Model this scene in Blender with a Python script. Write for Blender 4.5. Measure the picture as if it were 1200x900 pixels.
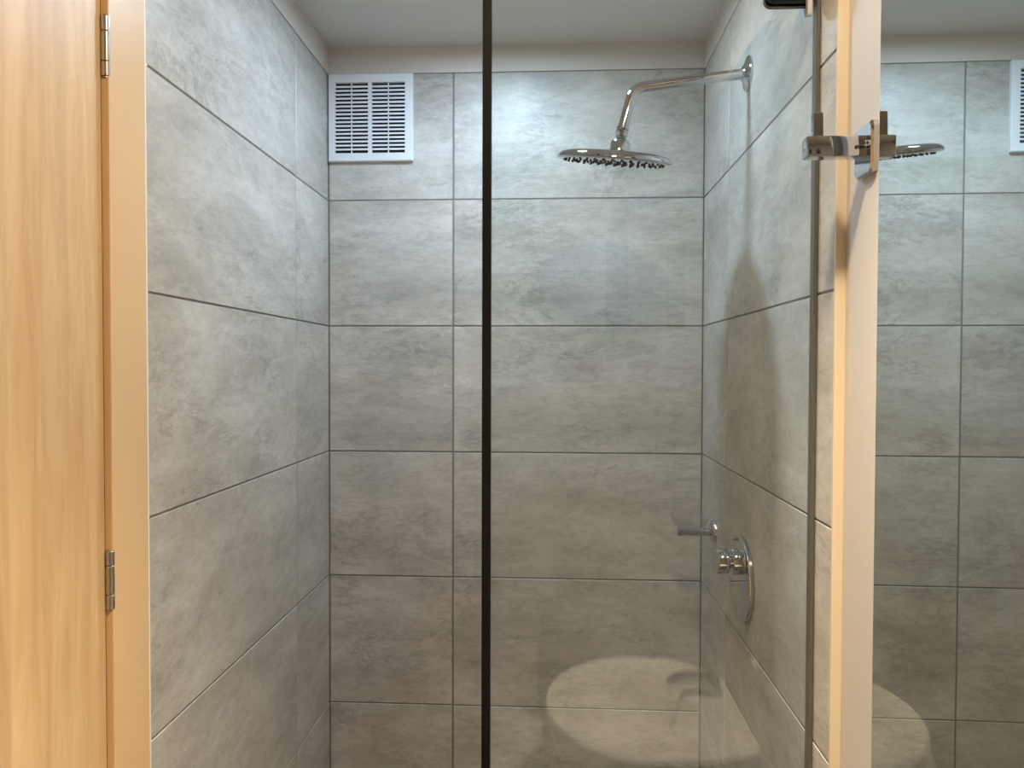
import bpy, bmesh, math, random
from mathutils import Vector, Matrix

for o in list(bpy.data.objects):
    bpy.data.objects.remove(o)
S = bpy.context.scene
C = S.collection
PI = math.pi
random.seed(4)

# ------------------------------------------------------------------ camera
H0 = 1.52                                   # eye height of the camera above the floor
F_PX, YAW, PITCH, ROLL = 883.06, -0.05301, -0.02171, 0.00269
cam = bpy.data.objects.new('camera', bpy.data.cameras.new('camera'))
C.objects.link(cam)
cam.data.sensor_fit = 'HORIZONTAL'
cam.data.sensor_width = 36.0
cam.data.lens = F_PX / 1200 * 36.0
cam.data.clip_start = 0.01
_f = Vector((math.sin(YAW) * math.cos(PITCH), math.cos(YAW) * math.cos(PITCH), math.sin(PITCH)))
_r = Vector((math.cos(YAW), -math.sin(YAW), 0))
_u = _r.cross(_f)
_r2 = _r * math.cos(ROLL) + _u * math.sin(ROLL)
_u2 = _u * math.cos(ROLL) - _r * math.sin(ROLL)
m = Matrix((_r2, _u2, -_f)).transposed().to_4x4()
m.translation = (0, 0, H0)
cam.matrix_world = m
S.camera = cam

# ------------------------------------------------------------------ light and exposure
WARM = (1.0, 0.815, 0.56)
COOL = (0.58, 0.79, 1.0)
WARM_STRENGTH = 350.0
COOL_STRENGTH = 370.0
BEAM = 115.0
LAMP_R = 0.045
w = bpy.data.worlds.new('world')
S.world = w
w.use_nodes = True
w.node_tree.nodes['Background'].inputs[0].default_value = (1.0, 0.85, 0.7, 1)
w.node_tree.nodes['Background'].inputs[1].default_value = 0.02
S.view_settings.view_transform = 'Standard'
S.view_settings.look = 'None'
S.view_settings.gamma = 1
S.view_settings.use_curve_mapping = False
S.view_settings.exposure = 0.0
S.cycles.max_bounces = 14
S.cycles.transparent_max_bounces = 16
S.cycles.caustics_reflective = True
S.cycles.caustics_refractive = False
S.cycles.sample_clamp_indirect = 6.0
S.cycles.use_denoising = True

# ------------------------------------------------------------------ dimensions
XL, XR, YB = -0.536, 0.353, 1.787           # tiled faces of the shower
XP = 0.365                                  # painted strip on the right
CEIL = H0 + 0.760
TOP = H0 + 0.697                            # top edge of the tiles
YG = 1.032                                  # glass screen
YF = -0.62                                  # wall behind the photographer
TT = 0.008                                  # tile thickness
LAMP_SHOWER = (-0.104, 1.395)
LAMP_ROOM = (0.10, 0.58)

# ------------------------------------------------------------------ materials
def newmat(name):
    mt = bpy.data.materials.new(name)
    mt.use_nodes = True
    nt = mt.node_tree
    return mt, nt, nt.nodes['Principled BSDF']

def N(nt, typ, **kw):
    n = nt.nodes.new(typ)
    for k, v in kw.items():
        setattr(n, k, v)
    return n

def L(nt, a, b):
    nt.links.new(a, b)

def srgb(r, g, b):
    f = lambda c: ((c / 255 + 0.055) / 1.055) ** 2.4 if c > 10 else c / 255 / 12.92
    return (f(r), f(g), f(b), 1)

def plain(name, col, rough=0.5, metal=0.0, bump=0.0, bscale=60, var=0.0, spec=0.5):
    mt, nt, b = newmat(name)
    b.inputs['Base Color'].default_value = col
    b.inputs['Roughness'].default_value = rough
    b.inputs['Metallic'].default_value = metal
    b.inputs['Specular IOR Level'].default_value = spec
    tc = N(nt, 'ShaderNodeTexCoord')
    nz = N(nt, 'ShaderNodeTexNoise')
    nz.inputs['Scale'].default_value = bscale
    nz.inputs['Detail'].default_value = 5
    L(nt, tc.outputs['Object'], nz.inputs['Vector'])
    if var:
        mx = N(nt, 'ShaderNodeMix', data_type='RGBA')
        mx.inputs['A'].default_value = tuple(c * (1 - var) for c in col[:3]) + (1,)
        mx.inputs['B'].default_value = tuple(min(1, c * (1 + var)) for c in col[:3]) + (1,)
        L(nt, nz.outputs['Fac'], mx.inputs['Factor'])
        L(nt, mx.outputs['Result'], b.inputs['Base Color'])
    if bump:
        bp = N(nt, 'ShaderNodeBump')
        bp.inputs['Strength'].default_value = bump
        bp.inputs['Distance'].default_value = 0.001
        L(nt, nz.outputs['Fac'], bp.inputs['Height'])
        L(nt, bp.outputs['Normal'], b.inputs['Normal'])
    return mt

def tile_material(name, rough=0.37):
    """grey stone-look porcelain: cloudy mottling, drifting streaks, pits; shifted per tile"""
    mt, nt, b = newmat(name)
    tc = N(nt, 'ShaderNodeTexCoord')
    oi = N(nt, 'ShaderNodeObjectInfo')
    off = N(nt, 'ShaderNodeVectorMath', operation='SCALE')
    cmb = N(nt, 'ShaderNodeCombineXYZ')
    for k, f in enumerate((37.0, 91.0, 53.0)):
        mu = N(nt, 'ShaderNodeMath', operation='MULTIPLY')
        mu.inputs[1].default_value = f
        L(nt, oi.outputs['Random'], mu.inputs[0])
        L(nt, mu.outputs[0], cmb.inputs[k])
    add = N(nt, 'ShaderNodeVectorMath', operation='ADD')
    L(nt, tc.outputs['Object'], add.inputs[0])
    L(nt, cmb.outputs[0], add.inputs[1])
    mp = N(nt, 'ShaderNodeMapping')
    mp.inputs['Rotation'].default_value = (0, 0, math.radians(-10))
    mp.inputs['Scale'].default_value = (0.75, 1.7, 1)
    L(nt, add.outputs[0], mp.inputs['Vector'])

    def noise(vec, sc, det, dist=0.0, rg=0.55):
        n = N(nt, 'ShaderNodeTexNoise')
        n.inputs['Scale'].default_value = sc
        n.inputs['Detail'].default_value = det
        n.inputs['Roughness'].default_value = rg
        n.inputs['Distortion'].default_value = dist
        L(nt, vec, n.inputs['Vector'])
        return n.outputs['Fac']

    def ramp(src, pts):
        r = N(nt, 'ShaderNodeValToRGB')
        e = r.color_ramp.elements
        while len(e) < len(pts):
            e.new(0.5)
        for el, (p, c) in zip(e, pts):
            el.position = p
            el.color = (c, c, c, 1) if not isinstance(c, tuple) else c
        L(nt, src, r.inputs['Fac'])
        return r.outputs['Color']

    cloud = noise(mp.outputs[0], 4.6, 10, 0.25, 0.68)
    base = ramp(cloud, [(0.30, srgb(166, 161, 153)), (0.50, srgb(192, 187, 179)), (0.70, srgb(214, 210, 203))])
    # dark drifting veins
    v1 = noise(mp.outputs[0], 3.4, 12, 0.45, 0.72)
    vein = ramp(v1, [(0.480, 0.0), (0.498, 1.0), (0.502, 1.0), (0.525, 0.0)])
    msk = ramp(noise(add.outputs[0], 5.5, 3), [(0.46, 0.0), (0.60, 1.0)])
    mm = N(nt, 'ShaderNodeMath', operation='MULTIPLY')
    L(nt, vein, mm.inputs[0]); L(nt, msk, mm.inputs[1])
    mm2 = N(nt, 'ShaderNodeMath', operation='MULTIPLY')
    mm2.inputs[1].default_value = 0.42
    L(nt, mm.outputs[0], mm2.inputs[0])
    mix1 = N(nt, 'ShaderNodeMix', data_type='RGBA')
    L(nt, mm2.outputs[0], mix1.inputs['Factor'])
    L(nt, base, mix1.inputs['A'])
    mix1.inputs['B'].default_value = srgb(126, 120, 113)
    # a second set of short fine dark streaks
    mp3 = N(nt, 'ShaderNodeMapping')
    mp3.inputs['Scale'].default_value = (0.55, 2.6, 1)
    L(nt, mp.outputs[0], mp3.inputs['Vector'])
    v3 = noise(mp3.outputs[0], 8.0, 12, 0.3, 0.78)
    st = ramp(v3, [(0.485, 0.0), (0.499, 0.5), (0.501, 0.5), (0.515, 0.0)])
    msk2 = ramp(noise(mp.outputs[0], 7.5, 4), [(0.52, 0.0), (0.62, 1.0)])
    mm3 = N(nt, 'ShaderNodeMath', operation='MULTIPLY')
    L(nt, st, mm3.inputs[0]); L(nt, msk2, mm3.inputs[1])
    mixs = N(nt, 'ShaderNodeMix', data_type='RGBA')
    L(nt, mm3.outputs[0], mixs.inputs['Factor'])
    L(nt, mix1.outputs['Result'], mixs.inputs['A'])
    mixs.inputs['B'].default_value = srgb(120, 115, 108)
    mix1 = mixs
    # pale wisps
    v2 = noise(mp.outputs[0], 5.3, 12, 0.4, 0.7)
    wisp = ramp(v2, [(0.53, 0.0), (0.56, 0.35), (0.60, 0.0)])
    mix2 = N(nt, 'ShaderNodeMix', data_type='RGBA')
    L(nt, wisp, mix2.inputs['Factor'])
    L(nt, mix1.outputs['Result'], mix2.inputs['A'])
    mix2.inputs['B'].default_value = srgb(216, 214, 210)
    # fine streaky grain and small pits
    g = noise(mp.outputs[0], 38, 9, 0.2, 0.85)
    gr = ramp(g, [(0.30, 0.70), (0.52, 1.0), (0.74, 1.08)])
    mix3 = N(nt, 'ShaderNodeMix', data_type='RGBA', blend_type='MULTIPLY')
    mix3.inputs['Factor'].default_value = 0.85
    L(nt, mix2.outputs['Result'], mix3.inputs['A']); L(nt, gr, mix3.inputs['B'])
    pit = ramp(noise(add.outputs[0], 120, 4, 0, 0.6), [(0.30, 0.72), (0.37, 1.0)])
    mix4 = N(nt, 'ShaderNodeMix', data_type='RGBA', blend_type='MULTIPLY')
    mix4.inputs['Factor'].default_value = 0.7
    L(nt, mix3.outputs['Result'], mix4.inputs['A']); L(nt, pit, mix4.inputs['B'])
    L(nt, mix4.outputs['Result'], b.inputs['Base Color'])
    rr = N(nt, 'ShaderNodeMapRange')
    rr.inputs['To Min'].default_value = rough - 0.05
    rr.inputs['To Max'].default_value = rough + 0.10
    L(nt, g, rr.inputs['Value'])
    L(nt, rr.outputs[0], b.inputs['Roughness'])
    bp = N(nt, 'ShaderNodeBump')
    bp.inputs['Strength'].default_value = 0.10
    bp.inputs['Distance'].default_value = 0.002
    hsum = N(nt, 'ShaderNodeMath', operation='ADD')
    L(nt, v1, hsum.inputs[0]); L(nt, g, hsum.inputs[1])
    L(nt, hsum.outputs[0], bp.inputs['Height'])
    L(nt, bp.outputs['Normal'], b.inputs['Normal'])
    return mt

def wood_material(name):
    """pale knotty maple laminate; grain runs along local Z, boards across local Y"""
    mt, nt, b = newmat(name)
    tc = N(nt, 'ShaderNodeTexCoord')
    mp = N(nt, 'ShaderNodeMapping')
    mp.inputs['Scale'].default_value = (1, 1, 0.10)
    L(nt, tc.outputs['Object'], mp.inputs['Vector'])
    n1 = N(nt, 'ShaderNodeTexNoise')
    n1.inputs['Scale'].default_value = 34
    n1.inputs['Detail'].default_value = 10
    n1.inputs['Roughness'].default_value = 0.62
    n1.inputs['Distortion'].default_value = 0.5
    L(nt, mp.outputs[0], n1.inputs['Vector'])
    r1 = N(nt, 'ShaderNodeValToRGB')
    e = r1.color_ramp.elements
    e[0].position = 0.32; e[0].color = srgb(206, 166, 120)
    e[1].position = 0.68; e[1].color = srgb(232, 200, 156)
    L(nt, n1.outputs['Fac'], r1.inputs['Fac'])
    # staves: soft tone steps across the width
    sp = N(nt, 'ShaderNodeSeparateXYZ')
    L(nt, tc.outputs['Object'], sp.inputs[0])
    sc = N(nt, 'ShaderNodeMath', operation='MULTIPLY'); sc.inputs[1].default_value = 21
    L(nt, sp.outputs['Y'], sc.inputs[0])
    fl = N(nt, 'ShaderNodeMath', operation='FLOOR')
    L(nt, sc.outputs[0], fl.inputs[0])
    wn = N(nt, 'ShaderNodeTexWhiteNoise', noise_dimensions='1D')
    L(nt, fl.outputs[0], wn.inputs['W'])
    mr = N(nt, 'ShaderNodeMapRange')
    mr.inputs['To Min'].default_value = 0.90
    mr.inputs['To Max'].default_value = 1.03
    L(nt, wn.outputs['Value'], mr.inputs['Value'])
    m1 = N(nt, 'ShaderNodeMix', data_type='RGBA', blend_type='MULTIPLY')
    m1.inputs['Factor'].default_value = 1
    L(nt, r1.outputs['Color'], m1.inputs['A']); L(nt, mr.outputs[0], m1.inputs['B'])
    # brown flecks and knots, long along the grain
    last = m1.outputs['Result']
    mp2 = N(nt, 'ShaderNodeMapping')
    mp2.inputs['Scale'].default_value = (1, 1, 0.28)
    L(nt, tc.outputs['Object'], mp2.inputs['Vector'])
    vo = N(nt, 'ShaderNodeTexVoronoi')
    vo.inputs['Scale'].default_value = 15
    nzv = N(nt, 'ShaderNodeTexNoise')
    nzv.inputs['Scale'].default_value = 30
    L(nt, mp2.outputs[0], nzv.inputs['Vector'])
    ad = N(nt, 'ShaderNodeMix', data_type='RGBA', blend_type='LINEAR_LIGHT')
    ad.inputs['Factor'].default_value = 0.05
    L(nt, mp2.outputs[0], ad.inputs['A']); L(nt, nzv.outputs['Color'], ad.inputs['B'])
    L(nt, ad.outputs['Result'], vo.inputs['Vector'])
    sc2 = N(nt, 'ShaderNodeSeparateColor')
    L(nt, vo.outputs['Color'], sc2.inputs[0])
    gt = N(nt, 'ShaderNodeMath', operation='GREATER_THAN'); gt.inputs[1].default_value = 0.35
    L(nt, sc2.outputs[0], gt.inputs[0])
    r2 = N(nt, 'ShaderNodeValToRGB')
    e = r2.color_ramp.elements
    e[0].position = 0.02; e[0].color = (0.8, 0.8, 0.8, 1)
    e[1].position = 0.17; e[1].color = (0, 0, 0, 1)
    L(nt, vo.outputs['Distance'], r2.inputs['Fac'])
    mk = N(nt, 'ShaderNodeMath', operation='MULTIPLY')
    L(nt, r2.outputs['Color'], mk.inputs[0]); L(nt, gt.outputs[0], mk.inputs[1])
    m2 = N(nt, 'ShaderNodeMix', data_type='RGBA')
    L(nt, mk.outputs[0], m2.inputs['Factor'])
    L(nt, last, m2.inputs['A'])
    m2.inputs['B'].default_value = srgb(138, 96, 60)
    L(nt, m2.outputs['Result'], b.inputs['Base Color'])
    b.inputs['Roughness'].default_value = 0.45
    return mt

def glass_material(name, tint=(0.965, 0.985, 0.975)):
    """clear pane: light passes straight through, Fresnel mirror on each face"""
    mt, nt, b = newmat(name)
    out = nt.nodes['Material Output']
    nt.nodes.remove(b)
    tr = N(nt, 'ShaderNodeBsdfTransparent')
    tr.inputs[0].default_value = tint + (1,)
    gl = N(nt, 'ShaderNodeBsdfGlossy')
    gl.inputs['Roughness'].default_value = 0.0
    fr = N(nt, 'ShaderNodeFresnel')
    fr.inputs['IOR'].default_value = 1.60
    # the far face is met from inside: give it the same outside reflectance
    ge = N(nt, 'ShaderNodeNewGeometry')
    inv = N(nt, 'ShaderNodeMapRange')
    inv.inputs['To Min'].default_value = 1.60
    inv.inputs['To Max'].default_value = 1.0 / 1.60
    L(nt, ge.outputs['Backfacing'], inv.inputs['Value'])
    # Fresnel node already inverts for back faces, so undo it to keep both faces equal
    sel = N(nt, 'ShaderNodeMapRange')
    sel.inputs['To Min'].default_value = 1.60
    sel.inputs['To Max'].default_value = 1.0 / 1.60
    L(nt, ge.outputs['Backfacing'], sel.inputs['Value'])
    L(nt, sel.outputs[0], fr.inputs['IOR'])
    mx = N(nt, 'ShaderNodeMixShader')
    L(nt, fr.outputs[0], mx.inputs[0])
    L(nt, tr.outputs[0], mx.inputs[1])
    L(nt, gl.outputs[0], mx.inputs[2])
    L(nt, mx.outputs[0], out.inputs['Surface'])
    return mt

def emitter(name, col, strength):
    mt, nt, b = newmat(name)
    out = nt.nodes['Material Output']
    nt.nodes.remove(b)
    em = N(nt, 'ShaderNodeEmission')
    em.inputs[0].default_value = tuple(col) + (1,)
    em.inputs[1].default_value = strength
    L(nt, em.outputs[0], out.inputs['Surface'])
    return mt

M = {}
M['tile'] = tile_material('grey_stone_tile')
M['grout'] = plain('grout', srgb(132, 129, 125), 0.85, bump=0.3, bscale=300)
M['paint'] = plain('cream_paint', srgb(197, 190, 184), 0.6, bump=0.15, bscale=40, var=0.015)
M['ceiling'] = plain('ceiling_paint', srgb(214, 212, 208), 0.75, bump=0.1, bscale=30)
M['strip'] = plain('plaster_strip', srgb(212, 204, 196), 0.6, bump=0.2, bscale=25, var=0.02)
M['casing'] = plain('beige_laminate', srgb(226, 190, 144), 0.4, var=0.03, bscale=6)
M['jamb'] = plain('jamb_laminate', srgb(212, 174, 126), 0.45, var=0.05, bscale=20)
M['edge'] = plain('cream_edge_trim', srgb(214, 198, 174), 0.5, var=0.02, bscale=30)
M['wood'] = wood_material('maple_laminate')
M['steel'] = plain('brushed_steel', srgb(190, 185, 176), 0.28, 1.0, bump=0.05, bscale=200)
M['chrome'] = plain('chrome', (0.58, 0.58, 0.60, 1), 0.05, 1.0)
M['black'] = plain('black_seal', (0.003, 0.003, 0.003, 1), 0.5, spec=0.2)
M['rubber'] = plain('nozzle_rubber', (0.03, 0.03, 0.035, 1), 0.5)
M['dark'] = plain('duct_shade_dark', (0.02, 0.025, 0.03, 1), 0.8)
M['plastic'] = plain('white_plastic', srgb(232, 234, 238), 0.35, bump=0.03)
M['ceramic'] = plain('white_ceramic', srgb(240, 236, 226), 0.03)
M['glass'] = glass_material('clear_glass')
M['dish'] = glass_material('dish_glass', (0.97, 0.975, 0.975))
M['edgeglass'] = plain('channel_grey', srgb(92, 90, 84), 0.35, 0.1)
M['mirror'] = plain('mirror_silver', (0.86, 0.89, 0.88, 1), 0.0, 1.0)
M['mback'] = plain('mirror_edge', srgb(120, 120, 112), 0.3, 0.3)
M['floor'] = plain('floor_tile', srgb(120, 112, 102), 0.4, var=0.06, bscale=8)
M['caulk'] = plain('white_caulk', srgb(244, 238, 228), 0.5)
M['anthracite'] = plain('anthracite_box', (0.03, 0.035, 0.04, 1), 0.25)
M['warm_lamp'] = emitter('warm_lamp', WARM, WARM_STRENGTH)
M['cool_lamp'] = emitter('cool_lamp', COOL, COOL_STRENGTH)

# ------------------------------------------------------------------ mesh helpers
def box(bm, x0, x1, y0, y1, z0, z1, bev=0.0, seg=1, mat=None):
    vs = [bm.verts.new((x, y, z)) for x in (x0, x1) for y in (y0, y1) for z in (z0, z1)]
    idx = ((0, 1, 3, 2), (4, 6, 7, 5), (0, 4, 5, 1), (2, 3, 7, 6), (0, 2, 6, 4), (1, 5, 7, 3))
    fs = [bm.faces.new([vs[i] for i in f]) for f in idx]
    if bev:
        es = list({e for f in fs for e in f.edges})
        bmesh.ops.bevel(bm, geom=es, offset=bev, segments=seg, affect='EDGES', profile=0.5)

def revolve(bm, prof, mat4=None, n=32):
    """prof: list of (radius, height) around local Z; open ends at radius 0 close to a point"""
    mat4 = mat4 or Matrix.Identity(4)
    rings = []
    for r, h in prof:
        if r < 1e-6:
            rings.append([bm.verts.new(mat4 @ Vector((0, 0, h)))])
        else:
            rings.append([bm.verts.new(mat4 @ Vector((r * math.cos(2 * PI * k / n), r * math.sin(2 * PI * k / n), h))) for k in range(n)])
    for a, b in zip(rings, rings[1:]):
        for k in range(n):
            k2 = (k + 1) % n
            if len(a) == 1 and len(b) == 1:
                continue
            if len(a) == 1:
                bm.faces.new((a[0], b[k2], b[k]))
            elif len(b) == 1:
                bm.faces.new((a[k], a[k2], b[0]))
            else:
                bm.faces.new((a[k], a[k2], b[k2], b[k]))
    bmesh.ops.recalc_face_normals(bm, faces=bm.faces)

def sweep(bm, pts, rad, n=20):
    pts = [Vector(p) for p in pts]
    rings = []
    up = None
    for i, p in enumerate(pts):
        t = (pts[min(i + 1, len(pts) - 1)] - pts[max(i - 1, 0)]).normalized()
        if up is None:
            up = t.orthogonal().normalized()
        up = (up - t * up.dot(t)).normalized()
        sd = t.cross(up)
        r = rad[i] if isinstance(rad, (list, tuple)) else rad
        rings.append([bm.verts.new(p + (up * math.cos(2 * PI * k / n) + sd * math.sin(2 * PI * k / n)) * r) for k in range(n)])
    for a, b in zip(rings, rings[1:]):
        for k in range(n):
            bm.faces.new((a[k], a[(k + 1) % n], b[(k + 1) % n], b[k]))
    bm.faces.new(rings[0]); bm.faces.new(rings[-1])
    bmesh.ops.recalc_face_normals(bm, faces=bm.faces)

def rrect(bm, w, h, d, r, mat4, seg=5, bev=0.0):
    """rounded rectangle plate in local XY (w x h), thickness d along +Z"""
    pts = []
    for cx, cy, a0 in ((w / 2 - r, h / 2 - r, 0), (-w / 2 + r, h / 2 - r, 90), (-w / 2 + r, -h / 2 + r, 180), (w / 2 - r, -h / 2 + r, 270)):
        for k in range(seg + 1):
            a = math.radians(a0 + 90 * k / seg)
            pts.append((cx + r * math.cos(a), cy + r * math.sin(a)))
    levels = [(0, 0), (0, d - bev), (bev, d)] if bev else [(0, 0), (0, d)]
    rings = []
    for ins, z in levels:
        ring = []
        for x, y in pts:
            sx = (w / 2 - ins) / (w / 2); sy = (h / 2 - ins) / (h / 2)
            ring.append(bm.verts.new(mat4 @ Vector((x * sx, y * sy, z))))
        rings.append(ring)
    n = len(pts)
    for a, b in zip(rings, rings[1:]):
        for k in range(n):
            bm.faces.new((a[k], a[(k + 1) % n], b[(k + 1) % n], b[k]))
    bm.faces.new(rings[0]); bm.faces.new(rings[-1])
    bmesh.ops.recalc_face_normals(bm, faces=bm.faces)

def obj(name, bm, mat, parent=None, loc=None, smooth=False):
    me = bpy.data.meshes.new(name)
    bm.normal_update()
    bm.to_mesh(me)
    bm.free()
    me.materials.append(mat)
    if smooth:
        me.polygons.foreach_set('use_smooth', [True] * len(me.polygons))
        me.set_sharp_from_angle(angle=math.radians(38))
    o = bpy.data.objects.new(name, me)
    C.objects.link(o)
    if parent:
        o.parent = parent
        o.matrix_parent_inverse = Matrix.Identity(4)
        o.location = -Vector(parent_origin.get(parent.name, (0, 0, 0)))
    if loc:
        o.location = loc
    return o

parent_origin = {}

def thing(name, label, cat, loc=(0, 0, 0), group=None):
    o = bpy.data.objects.new(name, None)
    C.objects.link(o)
    o.empty_display_size = 0.05
    o.location = loc
    parent_origin[o.name] = tuple(loc)
    o['label'] = label
    o['category'] = cat
    if group:
        o['group'] = group
    return o

def tag(o, label, cat, group=None):
    o['label'] = label
    o['category'] = cat
    if group:
        o['group'] = group
    return o

def struct(o):
    o['kind'] = 'structure'
    return o

def B(name, mat, dims, parent=None, bev=0.0, seg=1, smooth=False):
    bm = bmesh.new()
    box(bm, *dims, bev=bev, seg=seg)
    return obj(name, bm, mat, parent, smooth=smooth)

def rot(frm_z):
    """matrix turning local Z to the given direction"""
    return Vector((0, 0, 1)).rotation_difference(Vector(frm_z)).to_matrix().to_4x4()

# ------------------------------------------------------------------ room shell
floor = struct(B('floor', M['floor'], (XL - 0.06, 0.45, YF - 0.06, YB + 0.06, -0.06, 0)))
ceiling = struct(B('ceiling', M['ceiling'], (XL - 0.06, 0.45, YF - 0.06, YB + 0.06, CEIL, CEIL + 0.06)))
G = TT - 0.0022                              # grout sits just behind the tile faces
wall_back = struct(B('wall_back', M['grout'], (XL - 0.06, 0.45, YB + 0.0016, YB + 0.06, 0, CEIL)))
# left wall: grout-faced backing behind the shower, framed opening for the door on the near side
bm = bmesh.new()
box(bm, XL - 0.06, XL - 0.0016, 0.87, YB + 0.0016, 0, CEIL)
box(bm, XL - 0.06, XL - 0.0016, 0.05, 0.87, 2.09, CEIL)
box(bm, XL - 0.06, XL - 0.0016, YF, 0.05, 0, CEIL)
wall_left = struct(obj('wall_left', bm, M['grout']))
bm = bmesh.new()
box(bm, XR + 0.0016, 0.45, 0.969, YB + 0.0016, 0, CEIL)
box(bm, XP + 0.002, 0.45, YF, 0.969, 0, CEIL)
wall_right = struct(obj('wall_right', bm, M['grout']))
B('painted_face', M['paint'], (XP, XP + 0.002, YF, 0.967, 0, CEIL), wall_right)
wall_front = struct(B('wall_front', M['paint'], (XL - 0.06, 0.45, YF - 0.06, YF, 0, CEIL)))
B('painted_face', M['paint'], (XL - 0.0016, XL, YF, -0.02, 0, CEIL), wall_left)

# painted plaster band between the tiles and the ceiling
trim = struct(B('trim_1', M['strip'], (XL, XR, YB - 0.0015, YB + 0.0016, TOP, CEIL)))
struct(B('trim_2', M['strip'], (XL - 0.0016, XL + 0.0015, 0.97, YB - 0.0015, TOP, CEIL)))
struct(B('trim_3', M['strip'], (XR - 0.0015, XR + 0.0016, 0.97, YB - 0.0015, TOP, CEIL)))

# ------------------------------------------------------------------ wall tiles
ROWS = [TOP, H0 + 0.3982, H0 + 0.0986, H0 - 0.2020, H0 - 0.5025, H0 - 0.8125, H0 - 1.115, H0 - 1.4175, 0.0]
GAP = 0.0016
_cache = {}

def tile(parent, wall, u0, u1, z0, z1):
    """a bevelled slab drawn in local XY (u, height) facing local Z, turned onto its wall"""
    wd = round(u1 - u0 - GAP * 2.6, 4); hg = round(z1 - z0 - GAP * 2, 4)
    key = (wd, hg)
    bm = None
    if key not in _cache:
        bm = bmesh.new()
        b_ = 0.0009
        lv = [(0, -TT), (0, -b_), (b_, 0)]
        rings = []
        for ins, z in lv:
            x, y = wd / 2 - ins, hg / 2 - ins
            rings.append([bm.verts.new(v) for v in ((-x, -y, z), (x, -y, z), (x, y, z), (-x, y, z))])
        for a, c in zip(rings, rings[1:]):
            for k in range(4):
                bm.faces.new((a[k], a[(k + 1) % 4], c[(k + 1) % 4], c[k]))
        bm.faces.new(rings[-1])
        me = bpy.data.meshes.new('tile')
        bm.to_mesh(me); bm.free()
        me.materials.append(M['tile'])
        _cache[key] = me
    o = bpy.data.objects.new('tile', _cache[key])
    C.objects.link(o)
    u, z = (u0 + u1) / 2, (z0 + z1) / 2
    wob = random.uniform(-0.0004, 0.0003)
    tx, ty = random.uniform(-0.0006, 0.0006), random.uniform(-0.0006, 0.0006)
    if wall == 'back':
        R = Matrix(((1, 0, 0), (0, 0, -1), (0, 1, 0))); p = (u, YB - wob, z)
    elif wall == 'left':                     # faces +X
        R = Matrix(((0, 0, 1), (1, 0, 0), (0, 1, 0))); p = (XL + wob, u, z)
    else:                                    # faces -X
        R = Matrix(((0, 0, -1), (-1, 0, 0), (0, 1, 0))); p = (XR - wob, u, z)
    R = R @ Matrix.Rotation(tx, 3, 'X') @ Matrix.Rotation(ty, 3, 'Y')
    mw = R.to_4x4(); mw.translation = p
    o.parent = parent
    o.matrix_local = mw
    return o

for r in range(len(ROWS) - 1):
    z1, z0 = ROWS[r], ROWS[r + 1]
    for a, b in ((XL, -0.2355), (-0.2355, XR)):
        tile(wall_back, 'back', a, b, z0, z1)
    for a, b in ((0.972, 1.559), (1.559, YB)):
        tile(wall_left, 'left', a, b, z0, z1)
    for a, b in ((0.967, 1.543), (1.543, YB)):
        tile(wall_right, 'right', a, b, z0, z1)

# cream edge trim closing the tiled face on the right, and its caulk line
struct(B('trim_4', M['edge'], (XR - 0.0005, XP + 0.002, 0.962, 0.968, 0, CEIL), bev=0.0008))

# ------------------------------------------------------------------ door on the left
door = bpy.data.objects.new('door_1', None)
C.objects.link(door)
struct(door)
XD = XL + 0.001
bm = bmesh.new(); box(bm, XD - 0.035, XD, 0.085, 0.8735, 0.008, 2.05, bev=0.001)
leaf = obj('door_leaf', bm, M['wood'], door)
B('door_jamb', M['jamb'], (XL - 0.06, XL - 0.0005, 0.8768, 0.895, 0, 2.09), door)
B('door_jamb', M['jamb'], (XL - 0.06, XL - 0.002, 0.05, 0.083, 0, 2.09), door)
B('door_gap_shade', plain('gap_shade_brown', srgb(70, 44, 24), 0.8, spec=0.1), (XD - 0.008, XD - 0.0003, 0.8736, 0.8767, 0.01, 2.05), door)  # dark strip standing in for the shade inside the door gap
B('door_head', M['jamb'], (XL - 0.06, XL - 0.002, 0.05, 0.895, 2.053, 2.09), door)
cas = XL + 0.010
B('door_casing', M['casing'], (XL - 0.002, cas, 0.874, 0.9545, 0, 2.14), door, bev=0.0012, seg=2)
B('door_casing', M['casing'], (XL - 0.002, cas, 0.00, 0.081, 0, 2.14), door, bev=0.0012, seg=2)
B('door_casing', M['casing'], (XL - 0.002, cas, 0.0, 0.9545, 2.06, 2.14), door, bev=0.0012, seg=2)
B('caulk_line', M['caulk'], (XL - 0.004, cas - 0.0008, 0.9545, 0.958, 0, 2.14), door)

for r_i, ln in ((1, 0.010), (2, 0.007), (3, 0.004), (4, 0.008)):
    B('caulk_dab', M['caulk'], (XL - 0.003, XL + 0.0008, 0.955, 0.968 + ln, ROWS[r_i] - 0.0018, ROWS[r_i] + 0.0018), wall_left, bev=0.0008)

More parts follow.
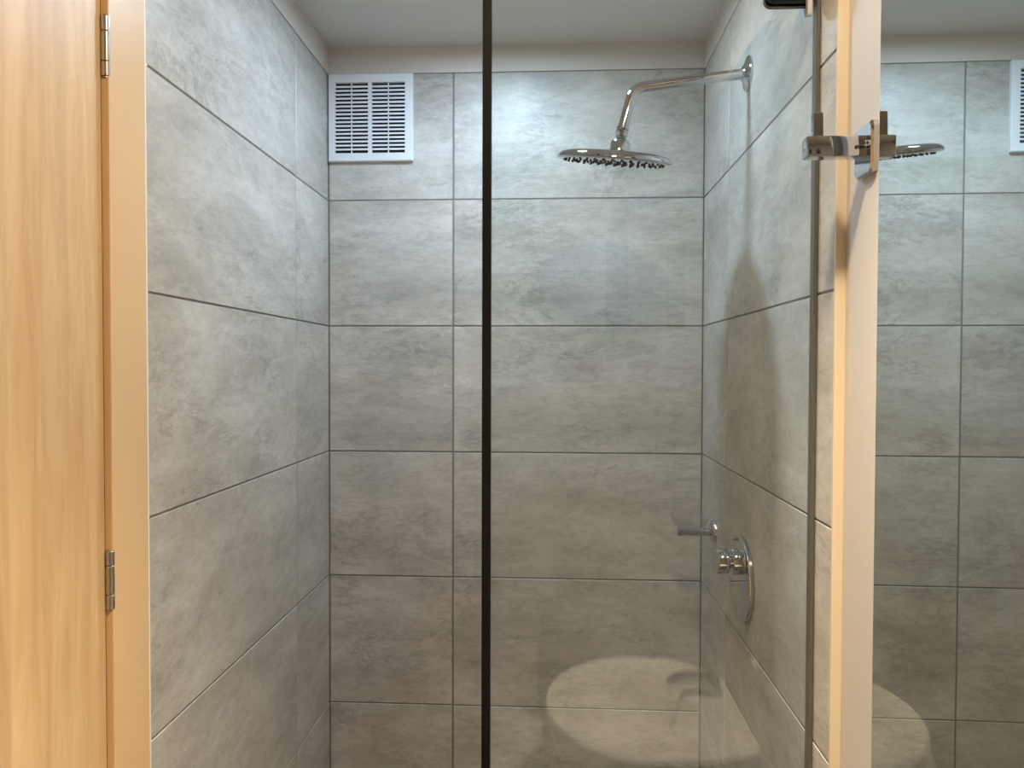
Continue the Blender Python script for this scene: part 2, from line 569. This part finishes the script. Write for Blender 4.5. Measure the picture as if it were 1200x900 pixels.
def hinge(zc, h=0.071):
    parts = []
    bm = bmesh.new()
    box(bm, XD, XD + 0.0008, 0.8712, 0.8732, zc - h * .5, zc + h * .5)
    hg = obj('hinge', bm, M['steel'], door)
    zs = [zc - h / 2, zc - h / 2 + h * .25, zc - h / 2 + h * .75, zc + h / 2]
    for a, b in zip(zs, zs[1:]):
        bm = bmesh.new()
        mt = Matrix.Translation((XD + 0.0045, 0.8755, a + 0.0004))
        hh = b - a - 0.0008
        revolve(bm, [(0, 0), (0.0045, 0), (0.0050, 0.0005), (0.0050, hh - 0.0005), (0.0045, hh), (0, hh)], mt, 20)
        k = obj('knuckle', bm, M['steel'], hg, smooth=True)
    for z, s in ((zc + h / 2, 1), (zc - h / 2, -1)):
        bm = bmesh.new()
        revolve(bm, [(0, 0), (0.0032, 0), (0.0034, 0.0012 * s), (0.0016, 0.0028 * s), (0, 0.003 * s)], Matrix.Translation((XD + 0.0045, 0.8755, z)), 16)
        obj('pin_tip', bm, M['steel'], hg, smooth=True)
    return hg
hinge(H0 + 0.3795)
hinge(H0 - 0.257)

# ------------------------------------------------------------------ shower tray and kerb
struct(B('trim_5', M['floor'], (XL, XR, 1.00, 1.07, 0.0, 0.06), bev=0.003))

# ------------------------------------------------------------------ glass screen
sx0 = -0.0838
screen = thing('shower_screen', 'clear fixed glass shower screen with a black vertical edge strip', 'shower screen', (0.13, YG, 0.06))
bm = bmesh.new(); box(bm, sx0, XR - 0.002, YG - 0.004, YG + 0.004, 0.064, CEIL - 0.02)
obj('glass_pane', bm, M['glass'], screen)
B('edge_seal', M['black'], (-0.0955, sx0, YG - 0.008, YG + 0.008, 0.062, CEIL - 0.02), screen, bev=0.001)['label'] = 'black strip along the free glass edge'
B('wall_channel', M['edgeglass'], (XR - 0.006, XR - 0.0005, YG - 0.007, YG + 0.008, 0.062, CEIL - 0.02), screen, bev=0.0008)
bm = bmesh.new()
rrect(bm, 0.066, 0.062, 0.009, 0.010, Matrix.Translation((0.3150, YG - 0.004, H0 + 0.5145)) @ Matrix.Rotation(PI / 2, 4, 'X'), bev=0.0015)
cl = obj('wall_clamp', bm, M['black'], screen, smooth=True)
cl['label'] = 'black clamp holding the glass to the wall'
bm = bmesh.new()
rrect(bm, 0.066, 0.062, 0.009, 0.010, Matrix.Translation((0.3150, YG + 0.004, H0 + 0.5145)) @ Matrix.Rotation(-PI / 2, 4, 'X'), bev=0.0015)
obj('wall_clamp', bm, M['black'], screen, smooth=True)
bm = bmesh.new()
box(bm, 0.3285, 0.3385, YG - 0.022, YG - 0.012, H0 + 0.4605, H0 + 0.4835, bev=0.002)
obj('clamp_screw', bm, M['chrome'], screen)

# ------------------------------------------------------------------ vent grille
vx0, vx1, vz0, vz1 = -0.5335, -0.3305, H0 + 0.4885, H0 + 0.6945
vent = thing('vent_grille', 'square white plastic vent grille high in the left back corner', 'vent', ((vx0 + vx1) / 2, YB, vz0))
yb, yf = YB - 0.0004, YB - 0.0105
fw = 0.0165
sl0, sl1 = vx0 + fw, vx1 - fw * 1.15
szt, szb = vz1 - 0.0205, vz0 + 0.0195
bm = bmesh.new()
loops = []
for (a, b, c, d, y) in ((vx0, vx1, vz0, vz1, yb), (vx0, vx1, vz0, vz1, yf + 0.002), (vx0 + 0.002, vx1 - 0.002, vz0 + 0.002, vz1 - 0.002, yf),
                        (sl0 - 0.0006, sl1 + 0.0006, szb - 0.0006, szt + 0.0006, yf), (sl0, sl1, szb, szt, yf + 0.0006), (sl0, sl1, szb, szt, yb)):
    loops.append([bm.verts.new(v) for v in ((a, y, c), (b, y, c), (b, y, d), (a, y, d))])
for a, b in zip(loops, loops[1:] + loops[:1]):
    for k in range(4):
        bm.faces.new((a[k], a[(k + 1) % 4], b[(k + 1) % 4], b[k]))
bmesh.ops.recalc_face_normals(bm, faces=bm.faces)
mid = (sl0 + sl1) / 2
frame = obj('frame', bm, M['plastic'], vent)
B('centre_bar', M['plastic'], (mid - 0.0045, mid + 0.0045, yf + 0.001, yb, szb, szt), vent)
B('duct_shade', M['dark'], (sl0 - .001, sl1 + .001, yb - 0.001, yb, szb, szt), vent)  # near-black sheet: the shade behind the slats put into colour
NS = 18
pitch = (szt - szb) / NS
slat_me = None
for a, b in ((sl0, mid - 0.0045), (mid + 0.0045, sl1)):
    for k in range(NS - 1):
        z = szt - (k + 1) * pitch
        if slat_me is None:
            bm = bmesh.new()
            hw = (b - a) / 2 + 0.001
            vs = [(-hw, -0.0042, -0.0026), (-hw, -0.0042, 0.0018), (-hw, 0.0042, 0.0040), (-hw, 0.0042, -0.0002)]
            l = [bm.verts.new(v) for v in vs]; r_ = [bm.verts.new((-v[0], v[1], v[2])) for v in vs]
            for i in range(4):
                bm.faces.new((l[i], l[(i + 1) % 4], r_[(i + 1) % 4], r_[i]))
            bm.faces.new(l); bm.faces.new(r_)
            bmesh.ops.recalc_face_normals(bm, faces=bm.faces)
            slat_me = bpy.data.meshes.new('slat'); bm.to_mesh(slat_me); bm.free()
            slat_me.materials.append(M['plastic'])
        o = bpy.data.objects.new('slat', slat_me)
        C.objects.link(o); o.parent = vent
        o.location = Vector(((a + b) / 2, yf + 0.0052, z)) - Vector(parent_origin[vent.name])
    B('divider', M['plastic'], ((a + b) / 2 - 0.001, (a + b) / 2 + 0.001, yf + 0.001, yf + 0.006, szb, szt), vent)

# ------------------------------------------------------------------ shower arm and head
sh = thing('rain_shower', 'round chrome rain shower on a bent arm from the right wall', 'shower', (XR, 1.395, H0 + 0.53))
bm = bmesh.new()
revolve(bm, [(0, 0), (0.0305, 0), (0.0305, 0.003), (0.028, 0.0055), (0.016, 0.009), (0.0125, 0.012), (0, 0.012)],
        Matrix.Translation((XR, 1.395, H0 + 0.533)) @ rot((-1, 0, 0)), 40)
obj('wall_flange', bm, M['chrome'], sh, smooth=True)
P0, P1, P2 = Vector((XR - 0.002, 1.395, H0 + 0.533)), Vector((0.146, 1.391, H0 + 0.5085)), Vector((0.1275, 1.391, H0 + 0.437))
d1, d2 = (P0 - P1).normalized(), (P2 - P1).normalized()
R_ = 0.020
pts = [P0, P1 + d1 * 0.06]
for k in range(11):
    t = k / 10
    a, b = P1 + d1 * R_, P1 + d2 * R_
    pts.append(a * (1 - t) ** 2 + P1 * 2 * t * (1 - t) + b * t * t)
pts.append(P2)
bm = bmesh.new(); sweep(bm, pts, 0.0098, 24)
obj('arm', bm, M['chrome'], sh, smooth=True)
ax = Vector((0.09, -0.215, 1.0)).normalized()      # direction from head up to the swivel
HC = Vector((0.1125, 1.391, H0 + 0.3915))         # centre of the disc's top face
bm = bmesh.new()
d = (P2 - P1).normalized()
revolve(bm, [(0, 0), (0.0108, 0), (0.0118, 0.001), (0.0118, 0.005), (0.0102, 0.0065), (0.0118, 0.008), (0.0118, 0.016), (0.009, 0.020), (0, 0.020)],
        Matrix.Translation(P2 - d * 0.002) @ rot(d), 28)
obj('swivel_joint', bm, M['chrome'], sh, smooth=True)
bm = bmesh.new()
nx = (P2 - d * -0.012 - Vector((0.1185, 1.391, H0 + 0.389))).normalized()
mt = Matrix.Translation((0.1195, 1.391, H0 + 0.389)) @ rot(nx)
pr = [(0, 0), (0.0185, 0), (0.0185, 0.020), (0.0165, 0.0235), (0.0105, 0.0275), (0, 0.029)]
revolve(bm, pr, mt, 24)
obj('connector_nut', bm, M['chrome'], sh, smooth=True)
bm = bmesh.new()
mt = Matrix.Translation(HC) @ rot(-ax)
Rd = 0.106
revolve(bm, [(0, -0.0035), (0.022, -0.003), (0.060, -0.0005), (Rd - 0.016, 0.0008), (Rd - 0.006, 0.0040), (Rd - 0.001, 0.0090), (Rd, 0.0130), (Rd - 0.003, 0.0155), (Rd - 0.009, 0.0165), (0, 0.0165)], mt, 72)
disc = obj('spray_disc', bm, M['chrome'], sh, smooth=True)
bm = bmesh.new()
for ring, cnt in ((0.090, 36), (0.072, 28), (0.054, 21), (0.036, 14), (0.018, 7)):
    for k in range(cnt):
        a = 2 * PI * k / cnt
        revolve(bm, [(0.0022, 0), (0.0019, 0.0028), (0, 0.0030)], mt @ Matrix.Translation((ring * math.cos(a), ring * math.sin(a), 0.0163)), 8)
nz = obj('nozzles', bm, M['rubber'], sh, smooth=True)
nz['kind'] = 'stuff'
nz['label'] = 'small dark rubber nozzles under the disc'

# ------------------------------------------------------------------ mixer valve
mv = thing('shower_mixer', 'chrome shower mixer with round wall plate and cylindrical knob', 'shower valve', (XR, 1.40, H0 - 0.387))
toL = rot((-1, 0, 0))
bm = bmesh.new()
revolve(bm, [(0, 0), (0.0775, 0), (0.0790, 0.001), (0.0790, 0.006), (0.0775, 0.0078), (0.070, 0.0090), (0, 0.0095)],
        Matrix.Translation((XR, 1.402, H0 - 0.388)) @ toL, 64)
obj('wall_plate', bm, M['chrome'], mv, smooth=True)
KZ = H0 - 0.3555
bm = bmesh.new()
revolve(bm, [(0, 0.008), (0.0245, 0.008), (0.0245, 0.021), (0.0235, 0.0225), (0.013, 0.0225), (0, 0.0225)], Matrix.Translation((XR, 1.400, KZ)) @ toL, 40)
obj('collar', bm, M['chrome'], mv, smooth=True)
bm = bmesh.new()
revolve(bm, [(0, 0.022), (0.013, 0.022), (0.013, 0.030), (0, 0.030)], Matrix.Translation((XR, 1.400, KZ)) @ toL, 32)
obj('spindle', bm, M['chrome'], mv, smooth=True)
bm = bmesh.new()
revolve(bm, [(0, 0.029), (0.0215, 0.029), (0.0228, 0.0302), (0.0228, 0.0475), (0.0218, 0.0490), (0, 0.0495)], Matrix.Translation((XR, 1.400, KZ)) @ toL, 40)
obj('knob', bm, M['chrome'], mv, smooth=True)

# ------------------------------------------------------------------ soap dish
sd = thing('soap_dish', 'clear glass soap dish on a chrome wall bracket in the back corner', 'soap dish', (XR, 1.641, H0 - 0.352))
bm = bmesh.new()
revolve(bm, [(0, 0), (0.0240, 0), (0.0240, 0.004), (0.021, 0.008), (0.0145, 0.011), (0, 0.011)], Matrix.Translation((XR, 1.641, H0 - 0.352)) @ toL, 36)
obj('wall_flange', bm, M['chrome'], sd, smooth=True)
bm = bmesh.new()
revolve(bm, [(0, 0.010), (0.0085, 0.010), (0.0085, 0.072), (0.0095, 0.0735), (0.0095, 0.0795), (0.008, 0.081), (0, 0.081)], Matrix.Translation((XR, 1.641, H0 - 0.354)) @ toL, 28)
obj('bracket', bm, M['chrome'], sd, smooth=True)
bm = bmesh.new()
prof = [(0, -0.3445), (0.026, -0.3445), (0.034, -0.338), (0.042, -0.322), (0.0435, -0.318), (0.0415, -0.318), (0.0325, -0.3345), (0.025, -0.3405), (0, -0.3405)]
revolve(bm, [(r, z + H0) for r, z in prof], Matrix.Translation((0.300, 1.641, 0)), 40)
obj('dish', bm, M['dish'], sd, smooth=True)

# ------------------------------------------------------------------ robe hook on the painted strip
hk = thing('robe_hook', 'chrome robe hook with a square plate beside the mirror', 'hook', (XP, 0.895, H0 + 0.25))
bm = bmesh.new()
rrect(bm, 0.050, 0.060, 0.008, 0.009, Matrix.Translation((XP, 0.896, H0 + 0.2515)) @ Matrix(((0, 0, -1), (1, 0, 0), (0, -1, 0))).to_4x4(), bev=0.0025)
obj('wall_plate', bm, M['chrome'], hk, smooth=True)
bm = bmesh.new(); box(bm, 0.2905, 0.358, 0.8845, 0.9035, H0 + 0.2425, H0 + 0.2665, bev=0.0022, seg=2)
obj('arm', bm, M['chrome'], hk, smooth=True)
bm = bmesh.new()
revolve(bm, [(0.0078, 0.262), (0.0072, 0.293), (0.0062, 0.2945), (0, 0.2945)], Matrix.Translation((0.3045, 0.894, H0)) , 4)
bmesh.ops.rotate(bm, cent=(0.3045, 0.894, H0), matrix=Matrix.Rotation(PI / 4, 3, 'Z'), verts=bm.verts)
bmesh.ops.scale(bm, vec=(1, 1, 1), verts=bm.verts)
obj('upright_peg', bm, M['chrome'], hk)
bm = bmesh.new()
revolve(bm, [(0, 0), (0.0036, 0), (0.0036, 0.005), (0.003, 0.006), (0, 0.006)], Matrix.Translation((0.357, 0.876, H0 + 0.2545)) @ toL, 20)
obj('set_screw', bm, M['chrome'], hk, smooth=True)

# ------------------------------------------------------------------ mirror on the right wall
mir = thing('wall_mirror', 'large frameless wall mirror showing the tiled back wall', 'mirror', (XP, 0.36, H0 - 0.5))
KX, YM = 0.010, 0.85                         # the mirror is turned very slightly off the wall
def mx_(y): return 0.340 + KX * (y - YM)
y0, y1, mz0, mz1 = -0.12, 0.8095, H0 - 0.50, H0 + 0.56
def mirror_slab(a, b, name, mat):
    bm = bmesh.new()
    vs = []
    for off in (a, b):
        for y, z in ((y0, mz0), (y1, mz0), (y1, mz1), (y0, mz1)):
            vs.append(bm.verts.new(((mx_(y) + off) if off < 0.02 else XP - 0.0005, y, z)))
    for f in ((0, 1, 2, 3), (7, 6, 5, 4), (0, 4, 5, 1), (1, 5, 6, 2), (2, 6, 7, 3), (3, 7, 4, 0)):
        bm.faces.new([vs[i] for i in f])
    bmesh.ops.recalc_face_normals(bm, faces=bm.faces)
    return obj(name, bm, mat, mir)
mirror_slab(0.0, 0.003, 'mirror_glass', M['mirror'])
mirror_slab(0.0031, 0.05, 'backing_board', M['mback'])

# ------------------------------------------------------------------ basin under the mirror (seen mirrored in the screen)
zb = H0 - 0.66
basin = thing('wash_basin', 'oval white ceramic wash basin reflected in the shower glass', 'basin', (0.2, 0.56, zb))
def outline(a, s):
    cx, cy, ax_, abk, ay = 0.185, 0.575, 0.197, 0.30, 0.232
    x = cx + (abk if math.cos(a) > 0 else ax_) * math.cos(a) * s
    return min(x, XP - 0.002), cy + ay * math.sin(a) * s
def inner(a, s):
    return 0.150 + 0.125 * math.cos(a) * s, 0.575 + 0.180 * math.sin(a) * s
rings = []
bm = bmesh.new()
NB = 64
spec_ = [('o', 0.25, -0.155), ('o', 0.55, -0.145), ('o', 0.80, -0.105), ('o', 0.93, -0.055), ('o', 0.985, -0.022), ('o', 1.0, -0.010), ('o', 0.995, -0.002),
         ('o', 0.975, 0.002), ('i', 1.06, 0.001), ('i', 1.0, -0.003), ('i', 0.96, -0.012), ('i', 0.88, -0.045), ('i', 0.74, -0.085), ('i', 0.5, -0.112), ('i', 0.15, -0.120)]
for kind, s, z in spec_:
    rings.append([bm.verts.new((*(outline if kind == 'o' else inner)(2 * PI * k / NB, s), zb + z)) for k in range(NB)])
for a, b in zip(rings, rings[1:]):
    for k in range(NB):
        bm.faces.new((a[k], a[(k + 1) % NB], b[(k + 1) % NB], b[k]))
bm.faces.new(rings[0]); bm.faces.new(rings[-1])
bmesh.ops.recalc_face_normals(bm, faces=bm.faces)
obj('bowl', bm, M['ceramic'], basin, smooth=True)
bm = bmesh.new()
revolve(bm, [(0.0, -0.1175), (0.021, -0.1185), (0.022, -0.121), (0, -0.121)], Matrix.Translation((0.150, 0.575, zb)), 24)
obj('drain', bm, M['chrome'], basin, smooth=True)
bm = bmesh.new()
revolve(bm, [(0.06, -0.72), (0.062, -0.66), (0.055, -0.3), (0.075, -0.148), (0.0, -0.140)], Matrix.Translation((0.25, 0.575, zb + 0.0)) , 32)
for v in bm.verts:
    v.co.z = max(v.co.z, 0.0)
obj('pedestal', bm, M['ceramic'], basin, smooth=True)

fc = thing('basin_faucet', 'chrome single lever faucet on the wash basin, seen reflected', 'faucet', (0.325, 0.53, zb + 0.002))
bm = bmesh.new()
revolve(bm, [(0, 0), (0.024, 0), (0.024, 0.004), (0.020, 0.008), (0.019, 0.040), (0.017, 0.045), (0, 0.046)], Matrix.Translation((0.322, 0.53, zb + 0.0025)), 28)
obj('body', bm, M['chrome'], fc, smooth=True)
bm = bmesh.new(); sweep(bm, [(0.322, 0.53, zb + 0.030), (0.285, 0.53, zb + 0.034), (0.252, 0.53, zb + 0.030), (0.238, 0.53, zb + 0.020)], [0.013, 0.012, 0.0115, 0.010], 20)
obj('spout', bm, M['chrome'], fc, smooth=True)
bm = bmesh.new(); sweep(bm, [(0.322, 0.53, zb + 0.050), (0.300, 0.53, zb + 0.058), (0.270, 0.53, zb + 0.066)], [0.009, 0.007, 0.005], 16)
obj('lever', bm, M['chrome'], fc, smooth=True)

# ------------------------------------------------------------------ toilet behind the photographer (its edge shows in the screen)
to = thing('toilet', 'white toilet whose rounded lid shows faintly beside the black strip', 'toilet', (-0.2, -0.3, 0))
tx = -0.205
bm = bmesh.new(); box(bm, tx - 0.165, tx + 0.165, YF + 0.012, -0.385, 0.40, 0.635, bev=0.025, seg=4)
obj('tank', bm, M['ceramic'], to, smooth=True)
bm = bmesh.new(); box(bm, tx - 0.172, tx + 0.172, YF + 0.008, -0.378, 0.636, 0.660, bev=0.008, seg=3)
obj('tank_lid', bm, M['ceramic'], to, smooth=True)
bm = bmesh.new()
revolve(bm, [(0, 0), (0.018, 0), (0.018, 0.004), (0.015, 0.006), (0, 0.006)], Matrix.Translation((tx, -0.5, 0.660)), 24)
obj('flush_button', bm, M['chrome'], to, smooth=True)
def egg(bm, sections):
    rs = []
    for s, sy, z in sections:
        ring = []
        for k in range(48):
            a = 2 * PI * k / 48
            ca, sa = math.cos(a), math.sin(a)
            e = 0.75 if sa < 0 else 1.0
            x = tx + 0.183 * s * math.copysign(abs(ca) ** e, ca)
            y = -0.20 + (0.24 if sa > 0 else 0.165) * sy * math.copysign(abs(sa) ** e, sa)
            ring.append(bm.verts.new((x, y, z)))
        rs.append(ring)
    for a, b in zip(rs, rs[1:]):
        for k in range(48):
            bm.faces.new((a[k], a[(k + 1) % 48], b[(k + 1) % 48], b[k]))
    bm.faces.new(rs[0]); bm.faces.new(rs[-1])
    bmesh.ops.recalc_face_normals(bm, faces=bm.faces)
bm = bmesh.new(); egg(bm, [(0.62, 0.72, 0.0), (0.60, 0.70, 0.15), (0.75, 0.82, 0.27), (0.95, 0.96, 0.36), (0.96, 0.97, 0.395)])
obj('bowl', bm, M['ceramic'], to, smooth=True)
bm = bmesh.new(); egg(bm, [(0.98, 0.99, 0.397), (1.0, 1.0, 0.402), (1.0, 1.0, 0.415), (0.97, 0.98, 0.424), (0.80, 0.84, 0.430), (0.3, 0.3, 0.432)])
obj('lid', bm, M['plastic'], to, smooth=True)

# ------------------------------------------------------------------ narrow dark box on the wall behind the camera
bx = thing('wall_box', 'narrow dark box on the wall, faintly reflected in the glass', 'box', (0.227, YF, H0 + 0.14))
B('housing', M['anthracite'], (0.188, 0.266, YF + 0.0005, YF + 0.030, H0 + 0.14, H0 + 0.435), bx, bev=0.006, seg=3, smooth=True)
B('cover', M['chrome'], (0.186, 0.268, YF + 0.002, YF + 0.033, H0 + 0.436, H0 + 0.446), bx, bev=0.002)

# ------------------------------------------------------------------ ceiling lamps (above the frame)
def downlight(x, y, mat, label):
    t = thing('ceiling_lamp', label, 'lamp', (x, y, CEIL))
    bm = bmesh.new()
    revolve(bm, [(LAMP_R, -0.001), (LAMP_R, -0.006), (LAMP_R + 0.010, -0.006), (LAMP_R + 0.014, -0.001), (LAMP_R, -0.001)], Matrix.Translation((x, y, CEIL)), 40)
    obj('trim_ring', bm, M['plastic'], t, smooth=True)
    bm = bmesh.new()
    revolve(bm, [(0, -0.004), (LAMP_R - 0.0005, -0.004), (LAMP_R - 0.0005, -0.001), (0, -0.001)], Matrix.Translation((x, y, CEIL)), 40)
    obj('diffuser', bm, mat, t)
downlight(*LAMP_SHOWER, M['cool_lamp'], 'cool white round ceiling lamp above the shower')
sp_ = bpy.data.objects.new('ceiling_lamp_beam', bpy.data.lights.new('ceiling_lamp_beam', 'SPOT'))  # extra spot at the warm lamp, added to brighten the basin and toilet
C.objects.link(sp_)
sp_.data.energy = BEAM
sp_.data.color = WARM
sp_.data.spot_size = math.radians(84)
sp_.data.spot_blend = 0.9
sp_.data.shadow_soft_size = 0.03
sp_.location = (LAMP_ROOM[0], LAMP_ROOM[1], CEIL - 0.012)
downlight(*LAMP_ROOM, M['warm_lamp'], 'warm round ceiling lamp above the basin')
